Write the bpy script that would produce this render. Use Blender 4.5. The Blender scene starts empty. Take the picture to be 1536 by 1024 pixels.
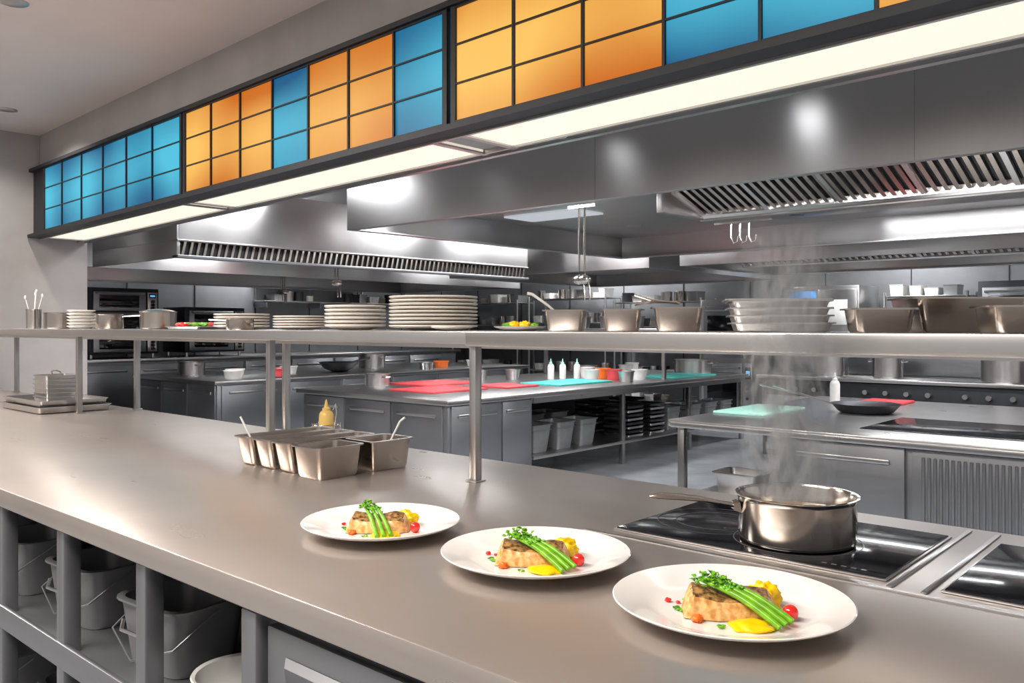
import bpy, bmesh, math, random
from mathutils import Vector, Matrix, noise
random.seed(7)
R = math.radians
scene = bpy.context.scene

# ------------------------------------------------------------------ materials
def _new(name):
    m = bpy.data.materials.new(name); m.use_nodes = True
    nt = m.node_tree
    return m, nt, nt.nodes["Principled BSDF"]

def plain(name, col, rough=0.5, metal=0.0, var=0.08, scale=8.0, bump=0.0, coat=0.0, trans=0.0, sss=0.0, col2=None):
    m, nt, p = _new(name)
    tc = nt.nodes.new("ShaderNodeTexCoord")
    n = nt.nodes.new("ShaderNodeTexNoise"); n.inputs["Scale"].default_value = scale; n.inputs["Detail"].default_value = 4
    nt.links.new(tc.outputs["Object"], n.inputs["Vector"])
    r = nt.nodes.new("ShaderNodeValToRGB")
    r.color_ramp.elements[0].position = 0.36; r.color_ramp.elements[1].position = 0.64
    r.color_ramp.elements[0].color = tuple(max(0, c*(1-var)) for c in col)+(1,)
    r.color_ramp.elements[1].color = (tuple(col2) if col2 else tuple(min(1, c*(1+var)) for c in col))+(1,)
    nt.links.new(n.outputs["Fac"], r.inputs["Fac"])
    nt.links.new(r.outputs["Color"], p.inputs["Base Color"])
    p.inputs["Roughness"].default_value = rough
    p.inputs["Metallic"].default_value = metal
    p.inputs["Coat Weight"].default_value = coat
    p.inputs["Transmission Weight"].default_value = trans
    p.inputs["Subsurface Weight"].default_value = sss
    if sss: p.inputs["Subsurface Radius"].default_value = (0.01, 0.006, 0.003)
    if bump:
        b = nt.nodes.new("ShaderNodeBump"); b.inputs["Strength"].default_value = bump; b.inputs["Distance"].default_value = 0.002
        nt.links.new(n.outputs["Fac"], b.inputs["Height"]); nt.links.new(b.outputs["Normal"], p.inputs["Normal"])
    return m

def steel(name, col=(0.56, 0.545, 0.535), r0=0.27, r1=0.30, stretch=(1, 1, 1), metal=1.0, mott=0.025, mscale=3, aniso=0.0):
    m, nt, p = _new(name)
    tc = nt.nodes.new("ShaderNodeTexCoord")
    mp = nt.nodes.new("ShaderNodeMapping"); mp.inputs["Scale"].default_value = stretch
    nt.links.new(tc.outputs["Object"], mp.inputs["Vector"])
    n = nt.nodes.new("ShaderNodeTexNoise"); n.inputs["Scale"].default_value = 4; n.inputs["Detail"].default_value = 2
    nt.links.new(mp.outputs["Vector"], n.inputs["Vector"])
    n2 = nt.nodes.new("ShaderNodeTexNoise"); n2.inputs["Scale"].default_value = mscale; n2.inputs["Detail"].default_value = 4
    nt.links.new(tc.outputs["Object"], n2.inputs["Vector"])
    mr = nt.nodes.new("ShaderNodeMapRange"); mr.inputs[3].default_value = r0; mr.inputs[4].default_value = r1
    mr.inputs[1].default_value = 0.2; mr.inputs[2].default_value = 0.8
    nt.links.new(n.outputs["Fac"], mr.inputs[0])
    nt.links.new(mr.outputs[0], p.inputs["Roughness"])
    r = nt.nodes.new("ShaderNodeValToRGB")
    r.color_ramp.elements[0].position = 0.3; r.color_ramp.elements[1].position = 0.7
    r.color_ramp.elements[0].color = tuple(c*(1-mott) for c in col)+(1,)
    r.color_ramp.elements[1].color = tuple(min(1, c*(1+mott)) for c in col)+(1,)
    nt.links.new(n2.outputs["Fac"], r.inputs["Fac"]); nt.links.new(r.outputs["Color"], p.inputs["Base Color"])
    p.inputs["Metallic"].default_value = metal
    if aniso:
        p.inputs["Anisotropic"].default_value = aniso
        cx = nt.nodes.new("ShaderNodeCombineXYZ"); cx.inputs[2].default_value = 1.0
        nt.links.new(cx.outputs[0], p.inputs["Tangent"])
    return m

def emis(name, col, s):
    m, nt, p = _new(name)
    p.inputs["Base Color"].default_value = (0.1, 0.1, 0.1, 1)
    p.inputs["Emission Color"].default_value = (*col, 1)
    p.inputs["Emission Strength"].default_value = s
    return m

def tile_mat(name, edge, mid, s):
    """backlit glass: backlight glow painted into the emission colour, brightest at mid height"""
    m, nt, p = _new(name)
    tc = nt.nodes.new("ShaderNodeTexCoord")
    n = nt.nodes.new("ShaderNodeTexNoise"); n.inputs["Scale"].default_value = 1.6; n.inputs["Detail"].default_value = 0
    nt.links.new(tc.outputs["Object"], n.inputs["Vector"])
    sp = nt.nodes.new("ShaderNodeSeparateXYZ"); nt.links.new(tc.outputs["Object"], sp.inputs[0])
    a = nt.nodes.new("ShaderNodeMath"); a.operation = 'SUBTRACT'; a.inputs[1].default_value = .03; nt.links.new(sp.outputs[2], a.inputs[0])
    ab = nt.nodes.new("ShaderNodeMath"); ab.operation = 'ABSOLUTE'; nt.links.new(a.outputs[0], ab.inputs[0])
    m1 = nt.nodes.new("ShaderNodeMapRange"); m1.interpolation_type = 'SMOOTHSTEP'
    m1.inputs[1].default_value = 0; m1.inputs[2].default_value = .27; m1.inputs[3].default_value = .5; m1.inputs[4].default_value = 0
    nt.links.new(ab.outputs[0], m1.inputs[0])
    m2 = nt.nodes.new("ShaderNodeMapRange"); m2.inputs[1].default_value = .34; m2.inputs[2].default_value = .66; m2.inputs[3].default_value = 0; m2.inputs[4].default_value = .55
    nt.links.new(n.outputs["Fac"], m2.inputs[0])
    ad = nt.nodes.new("ShaderNodeMath"); ad.operation = 'ADD'; nt.links.new(m1.outputs[0], ad.inputs[0]); nt.links.new(m2.outputs[0], ad.inputs[1])
    r = nt.nodes.new("ShaderNodeValToRGB")
    r.color_ramp.elements[0].position = 0.12; r.color_ramp.elements[1].position = 0.98
    r.color_ramp.elements[0].color = (*edge, 1); r.color_ramp.elements[1].color = (*mid, 1)  # glow falloff painted as an edge-to-mid colour ramp, no lamps behind
    nt.links.new(ad.outputs[0], r.inputs["Fac"])
    nt.links.new(r.outputs["Color"], p.inputs["Emission Color"])
    p.inputs["Base Color"].default_value = (.005, .005, .005, 1)
    p.inputs["Specular IOR Level"].default_value = .15
    p.inputs["Emission Strength"].default_value = s
    p.inputs["Roughness"].default_value = 0.4
    return m

M_COUNTER = steel("counter_steel", (0.50, 0.445, 0.405), 0.27, 0.30, (1, 3, 3), 0.72, 0.05, 4)
M_STEEL = steel("brushed_steel")
M_STEELV = steel("brushed_steel_vertical", (0.46, 0.45, 0.445), 0.27, 0.32)
M_HOOD = steel("hood_steel", (0.52, 0.51, 0.507), 0.29, 0.31, (1, 1, 10), 1.0, 0.02, 1, aniso=0.88)
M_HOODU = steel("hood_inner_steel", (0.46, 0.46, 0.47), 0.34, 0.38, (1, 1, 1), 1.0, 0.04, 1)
M_POT = steel("polished_steel", (0.62, 0.57, 0.52), 0.15, 0.18, (1, 1, 60), 1.0, 0.03, 3, aniso=0.6)
M_PAN = steel("pan_steel", (0.48, 0.425, 0.38), 0.21, 0.26)
M_CAB = steel("cabinet_steel", (0.32, 0.325, 0.34), 0.34, 0.40, (1, 1, 10), 0.85)
M_DARK = plain("dark_metal", (0.035, 0.036, 0.040), 0.45, 0.6)
M_FRAME = plain("charcoal_frame", (0.016, 0.017, 0.021), 0.5, 0.2)
M_BLACK = plain("black_glass", (0.006, 0.006, 0.008), 0.09, 0.0)
M_RING = plain("hob_marking", (0.10, 0.10, 0.11), 0.3)
M_CERAM = plain("white_ceramic", (0.85, 0.815, 0.77), 0.12, 0, 0.01, coat=0.3)
M_CERAM2 = plain("stacked_ceramic", (0.74, 0.69, 0.62), 0.22, 0, 0.02)
M_WALL = plain("wall_plaster", (0.36, 0.335, 0.325), 0.50, 0, 0.08, 2.5)
M_CEIL = plain("ceiling_plaster", (0.68, 0.605, 0.58), 0.8, 0, 0.03, 1.5)
M_KCEIL = plain("kitchen_ceiling", (0.48, 0.475, 0.47), 0.8, 0, 0.03, 1.5)
M_BWALL = steel("wall_cladding", (0.23, 0.235, 0.245), 0.38, 0.44, (1, 1, 1), 0.5, 0.15, 1.5)
M_FLOOR = plain("floor_resin", (0.30, 0.31, 0.325), 0.20, 0, 0.12, 3.0)
M_BIN = plain("grey_container", (0.24, 0.24, 0.245), 0.34, 0.35)
M_WPLAS = plain("white_plastic", (0.70, 0.69, 0.66), 0.35)
M_RED = plain("red_board", (0.62, 0.06, 0.07), 0.45)
M_TEAL = plain("teal_board", (0.06, 0.48, 0.42), 0.45)
M_MINT = plain("mint_board", (0.34, 0.64, 0.53), 0.45)
M_BLUE = plain("blue_poster", (0.04, 0.22, 0.52), 0.4, 0, 0.6, 6)
M_YEL = plain("yellow_sauce", (0.97, 0.60, 0.0), 0.3, 0, 0.05, 90, 0.2)
M_MUST = plain("squeeze_bottle", (0.75, 0.50, 0.14), 0.3)
M_BROTH = plain("simmering_liquid", (0.42, 0.30, 0.18), 0.1)
M_TOM = plain("tomato", (0.78, 0.02, 0.012), 0.12, coat=0.6)
M_ORG = plain("carrot_dice", (0.85, 0.16, 0.015), 0.3)
M_GREEN = plain("asparagus", (0.18, 0.46, 0.012), 0.28, 0, 0.25, 60, 0.12)
M_HERB = plain("herb_leaf", (0.12, 0.38, 0.010), 0.35, 0, 0.5, 90, 0.3)
M_FISH = plain("fish_flesh", (0.62, 0.27, 0.055), 0.34, 0, 0.10, 110, 0.25, col2=(0.86, 0.54, 0.22))
M_SKIN = plain("seared_skin", (0.10, 0.050, 0.024), 0.26, 0, 0.3, 120, 0.35, col2=(0.52, 0.26, 0.085))
M_STRIP = emis("diffuser_warm", (1.0, 0.90, 0.75), 1.03)
M_LAMP = emis("lamp_white", (0.95, 0.97, 1.0), 9)
M_PANEL = emis("ceiling_panel_white", (0.85, 0.92, 1.0), 0.5)
M_DISP = emis("oven_display", (1.0, 0.35, 0.08), 1.2)
M_DISPB = emis("oven_display_blue", (0.15, 0.55, 1.0), 0.9)
M_ORANGE = tile_mat("tile_orange", (0.62, 0.15, 0.006), (1.0, 0.56, 0.12), 1.0)
M_TBLUE = tile_mat("tile_blue", (0.0, 0.10, 0.25), (0.08, 0.54, 0.74), 1.0)

# ------------------------------------------------------------------ builder
class B:
    def __init__(s, name):
        s.name = name; s.bm = bmesh.new(); s.mats = []
    def mi(s, m):
        if m not in s.mats: s.mats.append(m)
        return s.mats.index(m)
    def _merge(s, bm, mat, M=None):
        k = s.mi(mat); mp = {}
        for v in bm.verts:
            mp[v] = s.bm.verts.new(M @ v.co if M else v.co)
        for f in bm.faces:
            try:
                nf = s.bm.faces.new([mp[v] for v in f.verts]); nf.material_index = k
            except ValueError: pass
        bm.free()
    def box(s, lo, hi, mat, bev=0.0, M=None, seg=2):
        lo = Vector(lo); hi = Vector(hi)
        bm = bmesh.new(); bmesh.ops.create_cube(bm, size=1)
        c = (lo+hi)/2; d = hi-lo
        for v in bm.verts: v.co = Vector((v.co.x*d.x+c.x, v.co.y*d.y+c.y, v.co.z*d.z+c.z))
        if bev: bmesh.ops.bevel(bm, geom=list(bm.edges), offset=min(bev, 0.45*min(abs(d.x), abs(d.y), abs(d.z))), segments=seg, profile=0.5, affect='EDGES')
        s._merge(bm, mat, M); return s
    def hexa(s, p, mat):
        k = s.mi(mat); v = [s.bm.verts.new(Vector(q)) for q in p]
        for f in ((0,3,2,1),(4,5,6,7),(0,1,5,4),(1,2,6,5),(2,3,7,6),(3,0,4,7)):
            s.bm.faces.new([v[i] for i in f]).material_index = k
        return s
    def loft(s, rings, mat, cap0=True, cap1=True, M=None):
        k = s.mi(mat); vr = [[s.bm.verts.new(M @ Vector(q) if M else Vector(q)) for q in r] for r in rings]
        n = len(vr[0])
        for a, b in zip(vr, vr[1:]):
            for i in range(n):
                j = (i+1) % n
                s.bm.faces.new((a[i], a[j], b[j], b[i])).material_index = k
        if cap0: s.bm.faces.new(vr[0][::-1]).material_index = k
        if cap1: s.bm.faces.new(vr[-1]).material_index = k
        return s
    def lathe(s, prof, mat, c=(0,0,0), seg=40, sx=1, sy=1, M=None):
        rings = [[(c[0]+max(r,1e-4)*sx*math.cos(2*math.pi*i/seg), c[1]+max(r,1e-4)*sy*math.sin(2*math.pi*i/seg), c[2]+z) for i in range(seg)] for r, z in prof]
        return s.loft(rings, mat, True, True, M)
    def tube(s, pts, r, mat, seg=8, M=None, flat=1.0):
        pts = [Vector(p) for p in pts]; rs = r if isinstance(r, (list, tuple)) else [r]*len(pts)
        rings = []; up = None
        for i, p in enumerate(pts):
            t = (pts[min(i+1, len(pts)-1)]-pts[max(i-1, 0)]).normalized()
            if up is None:
                up = Vector((0,0,1)) if abs(t.z) < 0.9 else Vector((1,0,0))
            a = t.cross(up)
            if a.length < 1e-5: a = t.cross(Vector((0.3,1,0.2)))
            a.normalize(); up = a.cross(t).normalized()
            rings.append([p+a*rs[i]*math.cos(2*math.pi*j/seg)+up*rs[i]*flat*math.sin(2*math.pi*j/seg) for j in range(seg)])
        return s.loft(rings, mat, True, True, M)
    def cyl(s, p0, p1, r, mat, seg=16, r1=None, M=None):
        return s.tube([p0, p1], [r, r if r1 is None else r1], mat, seg, M)
    def blob(s, c, r, mat, sc=(1,1,1), lump=0.0, fr=3.0, sub=3, M=None):
        bm = bmesh.new(); bmesh.ops.create_icosphere(bm, subdivisions=sub, radius=1)
        o = Vector((random.random()*50, random.random()*50, 0))
        for v in bm.verts:
            k = 1+lump*noise.noise(v.co*fr+o)
            v.co = Vector((v.co.x*r*sc[0]*k+c[0], v.co.y*r*sc[1]*k+c[1], v.co.z*r*sc[2]*k+c[2]))
        s._merge(bm, mat, M); return s
    def pan(s, c, w, l, h, mat, taper=0.9, fl=0.008, t=0.003, rad=0.012, M=None):
        """open rectangular tub with rounded corners and flanged rim; c = centre of base"""
        def rr(a, b, z, q):
            out = []
            q = min(q, a*0.45, b*0.45)
            for cx, cy, a0 in ((a/2-q, b/2-q, 0), (-a/2+q, b/2-q, 90), (-a/2+q, -b/2+q, 180), (a/2-q, -b/2+q, 270)):
                for i in range(5):
                    an = R(a0+i*22.5); out.append((c[0]+cx+q*math.cos(an), c[1]+cy+q*math.sin(an), c[2]+z))
            return out
        rings = [rr(w*taper*.94, l*taper*.94, 0, rad), rr(w*taper, l*taper, h*0.1, rad), rr(w, l, h-t, rad),
                 rr(w+2*fl, l+2*fl, h-t, rad+fl), rr(w+2*fl, l+2*fl, h, rad+fl), rr(w-2*t, l-2*t, h, rad),
                 rr((w-2*t)*taper, (l-2*t)*taper, h*0.14, rad), rr((w-2*t)*taper*.93, (l-2*t)*taper*.93, t*1.5, rad)]
        return s.loft(rings, mat, True, True, M)
    def finish(s, loc=(0,0,0), rz=0, world=False, parent=None, ang=35):
        loc = Vector(loc)
        if world:
            for v in s.bm.verts: v.co -= loc
        bmesh.ops.recalc_face_normals(s.bm, faces=list(s.bm.faces))
        me = bpy.data.meshes.new(s.name); s.bm.to_mesh(me); s.bm.free()
        for m in s.mats: me.materials.append(m)
        for p in me.polygons: p.use_smooth = True
        me.set_sharp_from_angle(angle=R(ang))
        o = bpy.data.objects.new(s.name, me); scene.collection.objects.link(o)
        o.location = loc; o.rotation_euler = (0, 0, rz)
        if parent: o.parent = parent
        return o

def dup(o, loc, rz=0, sc=1):
    n = bpy.data.objects.new(o.name.split('.')[0], o.data); scene.collection.objects.link(n)
    n.location = loc; n.rotation_euler = (0, 0, rz)
    n.scale = (sc, sc, sc) if not isinstance(sc, tuple) else sc
    return n
def empty(name, loc, rz=0):
    e = bpy.data.objects.new(name, None); scene.collection.objects.link(e); e.location = loc; e.rotation_euler = (0,0,rz); e.empty_display_size = 0.1
    return e
def area(name, loc, sx, sy, power, col=(1,1,1), rot=(0,0,0)):
    l = bpy.data.lights.new(name, 'AREA'); l.shape = 'RECTANGLE'; l.size = sx; l.size_y = sy; l.energy = power; l.color = col
    o = bpy.data.objects.new(name, l); scene.collection.objects.link(o); o.location = loc; o.rotation_euler = rot
    return o

EYE = 1.47; CT = 1.10; SH = 1.46; IS = 0.85; CZ = 2.95

# ------------------------------------------------------------------ room
b = B("floor"); b.box((-13.2, -3, -0.05), (5, 13.2, 0), M_FLOOR); b.finish((-4, 5, 0), world=True)
b = B("ceiling"); b.box((-7.3, -3, CZ), (5, 2.45, CZ+.08), M_CEIL); b.finish((-2, 0, CZ), world=True)
b = B("ceiling"); b.box((-13.2, 2.45, CZ), (5, 13.2, CZ+.08), M_KCEIL); b.finish((-4, 8, CZ), world=True)
b = B("wall_left"); b.box((-7.3, -3, 0), (-7.1, 2.8, CZ), M_WALL)
b.finish((-7.2, 0, 0), world=True)
b = B("wall_left"); b.box((-13.2, 2.6, 0), (-7.3, 2.8, CZ), M_WALL); b.box((-13.2, 2.8, 0), (-13, 13.2, CZ), M_BWALL)
for i in range(9): b.box((-13.0, 3.5+i*1.1, 0), (-12.988, 3.512+i*1.1, CZ), M_DARK)
b.finish((-13.1, 8, 0), world=True)
b = B("wall_back"); b.box((-13, 13, 0), (5, 13.2, CZ), M_BWALL)
for i in range(14): b.box((-12.6+i*1.25, 12.985, 0), (-12.59+i*1.25, 13.0, CZ), M_DARK)
b.finish((-4, 13.1, 0), world=True)

# ------------------------------------------------------------------ illuminated canopy
def FY(x): return 2.2-.0378*(x+2.3)
def ZB(x): return 2.185+.0089*(x+6.79)
def ZT(x): return 2.655+.0011*(x+6.79)
def fq(b, x0, x1, t0, t1, d0, d1, mat):
    def P(x, t, d): return (x, FY(x)+d, ZB(x)+(ZT(x)-ZB(x))*t)
    b.hexa([P(x0,t0,d0), P(x1,t0,d0), P(x1,t0,d1), P(x0,t0,d1), P(x0,t1,d0), P(x1,t1,d0), P(x1,t1,d1), P(x0,t1,d1)], mat)
can = empty("illuminated_canopy", (-3, 2.2, 2.4))
def kid(b, loc=(-3, 2.2, 2.4)):
    o = b.finish(loc, world=True); o.parent = can; o.location = (loc[0]+3, loc[1]-2.2, loc[2]-2.4); return o
secs = [(-6.79, -4.513, "BBBBBB"), (-4.472, -2.301, "OOOBOOB"), (-2.254, .52, "OOOBBOOBB")]
g = B("glass_tiles"); f = B("frame")
for x0, x1, pat in secs:
    n = len(pat); w = (x1-x0)/n
    for i, ch in enumerate(pat):
        for r in range(3):
            fq(g, x0+i*w, x0+(i+1)*w, r/3, (r+1)/3, .004, .014, M_ORANGE if ch == 'O' else M_TBLUE)
    for i in range(n+1):
        hw = .005 if 0 < i < n else .013
        fq(f, x0+i*w-hw, x0+i*w+hw, 0, 1, -.006, .004, M_FRAME)
    for r in range(4):
        hh = .007 if 0 < r < 3 else .02
        for i in range(n): fq(f, x0+i*w, x0+(i+1)*w, r/3-hh, r/3+hh, -.005, .004, M_FRAME)
xs = [-7.08, -5.5, -4, -2.5, -1, .6]
for a, c in zip(xs, xs[1:]):
    fq(f, a, c, -.01, 1.03, .014, .24, M_FRAME)
    fq(f, a, c, -.065, -.015, -.03, .05, M_FRAME)
    fq(f, a, c, 1.0, 1.05, -.02, .06, M_FRAME)
kid(g); kid(f)
s = B("soffit")
for a, c in zip(xs, xs[1:]):
    fq(s, a, c, -.045, -.012, .05, .42, M_KCEIL)
    fq(s, a, c, -.085, -.012, .39, .42, M_STEEL)
    fq(s, a, c, -.085, -.045, .33, .345, M_STEEL)
    fq(s, a, c, -.085, -.03, .05, .065, M_STEEL)
kid(s)
s = B("light_diffuser")
for x0, x1 in ((-6.9, -4.60), (-4.50, -2.42), (-2.25, .6)):
    n = 4; w = (x1-x0)/n
    for i in range(n): fq(s, x0+i*w, x0+(i+1)*w, -.07, -.046, .07, .325, M_STRIP)
    for xe in (x0, x1): fq(s, xe-.03, xe, -.085, -.045, .06, .36, M_STEEL)
kid(s)
b = B("wall_bulkhead")
for a, c in zip(xs, xs[1:]):
    b.hexa([(a, FY(a)+.06, ZT(a)+.01), (c, FY(c)+.06, ZT(c)+.01), (c, FY(c)+.24, ZT(c)+.01), (a, FY(a)+.24, ZT(a)+.01),
            (a, FY(a)+.06, CZ), (c, FY(c)+.06, CZ), (c, FY(c)+.24, CZ), (a, FY(a)+.24, CZ)], M_WALL)
b.finish((-3, 2.3, 2.8), world=True)

# ------------------------------------------------------------------ main pass counter
b = B("pass_counter")
X0, X1, Y0, Y1 = -7.08, 1.0, .66, 1.72
b.box((X0, Y0, CT-.042), (X1, Y1, CT), M_COUNTER, .004)
b.box((X0, Y0+.03, CT-.06), (X1, Y1-.03, CT-.04), M_DARK)
b.box((-.93, 1.236, CT-.001), (X1, 1.244, CT+.0016), M_STEEL)
for xx in (-.404, -.358): b.box((xx, 1.25, CT-.001), (xx+.008, 1.69, CT+.003), M_STEEL, .001)
b.box((-1.14, .70, .10), (X1, 1.68, CT-.05), M_CAB)
b.box((-1.145, .672, 0.08), (-1.105, .71, CT-.05), M_CAB, .003)
for i in range(3):
    xa = -1.09+i*.62
    for za, zb in ((.80, 1.035), (.47, .78), (.12, .45)):
        b.box((xa, .682, za), (xa+.60, .702, zb), M_CAB, .004)
        b.loft([[(xa+.05, .681, zb-.035), (xa+.55, .681, zb-.035), (xa+.55, .681, zb-.075), (xa+.05, .681, zb-.075)],
                [(xa+.06, .672, zb-.045), (xa+.54, .672, zb-.045), (xa+.54, .678, zb-.072), (xa+.06, .678, zb-.072)]], M_CAB)
px = [-1.12-.365*i for i in range(1, 17)]
for x in px:
    b.box((x-.018, .675, 0), (x+.018, .711, CT-.05), M_CAB, .003)
    b.box((x-.018, 1.64, 0), (x+.018, 1.676, CT-.05), M_CAB, .003)
for z in (.80, .36):
    b.box((X0+.02, .68, z-.03), (-1.12, 1.67, z), M_CAB, .004)
    b.box((X0+.02, .672, z-.03), (-1.12, .684, z+.022), M_CAB, .003)
b.box((X0+.02, 1.655, .1), (-1.12, 1.67, CT-.05), M_DARK)
b.finish((-3, 1.2, 0), world=True)

b = B("storage_tub"); b.pan((0,0,0), .21, .17, .135, M_BIN, .86, .01, .004, .035)
b.tube([(-.05,-.098,.10),(-.04,-.108,.085),(.04,-.108,.085),(.05,-.098,.10)], .004, M_STEEL)
b.tube([(-.117,0,.125),(-.105,-.09,.07),(0,-.112,.035),(.105,-.09,.07),(.117,0,.125)], .002, M_CAB)
o = b.finish((-1.62, .825, .801), .1)
dup(o, (-2.01, .83, .801), .1); dup(o, (-2.38, .82, .801), 0); dup(o, (-2.75, .83, .801), .1); dup(o, (-1.85, 1.12, .801), .2)
dup(o, (-2.25, 1.15, .801), 0); dup(o, (-1.9, .9, .361), .1, 1.2); dup(o, (-2.35, .95, .361), 0, 1.2); dup(o, (-2.8, .9, .361), 0, 1.2)
b = B("mixing_bowl"); b.lathe([(.03,0),(.045,.003),(.070,.030),(.080,.060),(.084,.063),(.082,.066),(.076,.063),(.066,.033),(.04,.008),(0,.006)], M_WPLAS)
b.finish((-1.345, .79, .801))

# ------------------------------------------------------------------ pass shelf over the counter
b = B("pass_shelf")
b.box((-7.05, 1.44, SH-.032), (-1.43, 1.80, SH), M_STEEL, .004)
b.box((-1.425, 1.425, SH-.037), (1.0, 1.80, SH), M_STEEL, .004)
for x, y in ((-1.414, 1.446), (-2.32, 1.46), (-2.6, 1.70), (-3.80, 1.46), (-3.78, 1.70), (-5.3, 1.46), (-5.3, 1.70), (.3, 1.70), (.9, 1.46), (-6.9, 1.46)):
    w = .011
    b.box((x-w, y-w+.005, CT+.0005), (x+w, y+w+.005, SH-.03), M_STEELV, .002)
    b.box((x-w*1.6, y-w*1.6+.005, CT+.0005), (x+w*1.6, y+w*1.6+.005, CT+.004), M_STEEL, .001)
b.box((-7.05, 1.69, SH-.05), (1, 1.71, SH-.03), M_STEEL)
b.finish((-3, 1.6, SH), world=True)

# ------------------------------------------------------------------ induction hobs
def hob(x0, x1, y0, y1, z, cx):
    b = B("induction_hob")
    b.box((x0-.004, y0-.004, z+.0003), (x1+.004, y1+.004, z+.003), M_STEEL, .001)
    b.box((x0, y0, z+.001), (x1, y1, z+.005), M_BLACK, .0015)
    for c in cx:
        for rr in (.105, .07):
            n = 48; bm_r = []
            for k, (ra, zz) in enumerate(((rr, .0052), (rr, .0056), (rr+.0012, .0056), (rr+.0012, .0052))):
                bm_r.append([(c[0]+ra*math.cos(2*math.pi*i/n), c[1]+ra*math.sin(2*math.pi*i/n), z+zz) for i in range(n)])
            b.loft(bm_r, M_RING, False, False)
    for k in range(5): b.box((x1-.10+k*.015, y0+.015, z+.005), (x1-.092+k*.015, y0+.020, z+.0054), M_RING)
    b.finish(((x0+x1)/2, (y0+y1)/2, z), world=True)
hob(-.887, -.415, 1.28, 1.612, CT, [(-.60, 1.405), (-.775, 1.44)])
hob(-.335, .16, 1.28, 1.612, CT, [(-.08, 1.44)])

# ------------------------------------------------------------------ saucepan
P = Vector((-.600, 1.402, CT+.0058))
b = B("saucepan")
b.lathe([(0,0),(.088,0),(.094,.002),(.0965,.008),(.097,.070),(.0985,.0755),(.1015,.078),(.1015,.0795),(.0975,.0795),(.0945,.075),(.0935,.012),(.088,.006),(0,.005)], M_POT, seg=72)
b.lathe([(0,.045),(.0936,.045),(.0936,.047),(0,.047)], M_BROTH, seg=48)
dv = Vector((-.774, -.633, 0)); sd = Vector((.633, -.774, 0))
def hp(t, s, z): return dv*t+sd*s+Vector((0,0,z))
b.loft([[hp(.095,-.014,.048), hp(.095,.014,.048), hp(.099,.016,.066), hp(.099,-.016,.066)],
        [hp(.108,-.012,.052), hp(.108,.012,.052), hp(.108,.012,.064), hp(.108,-.012,.064)]], M_POT)
b.tube([hp(.10,0,.058), hp(.125,0,.062), hp(.16,0,.068), hp(.20,0,.072), hp(.235,0,.0735), hp(.25,0,.073)], [.008,.0065,.0075,.009,.009,.005], M_POT, 14, flat=.6)
b.finish(P)

# ------------------------------------------------------------------ steam
m = bpy.data.materials.new("steam_vapour"); m.use_nodes = True; nt = m.node_tree; nt.nodes.clear()
out = nt.nodes.new("ShaderNodeOutputMaterial"); pv = nt.nodes.new("ShaderNodeVolumePrincipled")
pv.inputs["Color"].default_value = (.99,.99,1,1); pv.inputs["Anisotropy"].default_value = 0
nt.links.new(pv.outputs[0], out.inputs["Volume"])
tc = nt.nodes.new("ShaderNodeTexCoord"); mp = nt.nodes.new("ShaderNodeMapping"); mp.inputs["Scale"].default_value = (13, 13, 5.5)
nt.links.new(tc.outputs["Object"], mp.inputs["Vector"])
nz = nt.nodes.new("ShaderNodeTexNoise"); nz.inputs["Scale"].default_value = 1.7; nz.inputs["Detail"].default_value = 6; nz.inputs["Distortion"].default_value = 2.4
nt.links.new(mp.outputs["Vector"], nz.inputs["Vector"])
mr = nt.nodes.new("ShaderNodeMapRange"); mr.inputs[1].default_value = .47; mr.inputs[2].default_value = .72; mr.inputs[3].default_value = 0; mr.inputs[4].default_value = 62
nt.links.new(nz.outputs["Fac"], mr.inputs[0])
sep = nt.nodes.new("ShaderNodeSeparateXYZ"); nt.links.new(tc.outputs["Object"], sep.inputs[0])
def mth(op, a, c_):
    n_ = nt.nodes.new("ShaderNodeMath"); n_.operation = op
    for i, q in enumerate((a, c_)):
        if hasattr(q, 'links'): nt.links.new(q, n_.inputs[i])
        else: n_.inputs[i].default_value = q
    return n_.outputs[0]
rad2 = mth('ADD', mth('MULTIPLY', sep.outputs[0], sep.outputs[0]), mth('MULTIPLY', sep.outputs[1], sep.outputs[1]))
fr = nt.nodes.new("ShaderNodeMapRange"); fr.inputs[1].default_value = 0; fr.inputs[2].default_value = .0066; fr.inputs[3].default_value = 1; fr.inputs[4].default_value = 0
nt.links.new(rad2, fr.inputs[0])
fz = nt.nodes.new("ShaderNodeMapRange"); fz.inputs[1].default_value = .28; fz.inputs[2].default_value = .46; fz.inputs[3].default_value = 1; fz.inputs[4].default_value = 0
nt.links.new(sep.outputs[2], fz.inputs[0])
nt.links.new(mth('MULTIPLY', mth('MULTIPLY', mr.outputs[0], fr.outputs[0]), fz.outputs[0]), pv.inputs["Density"])
b = B("steam"); b.lathe([(0,0),(.070,0),(.082,.1),(.082,.48),(0,.48)], m, seg=20)
b.finish((-.588, 1.338, CT+.09), ang=80)

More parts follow.
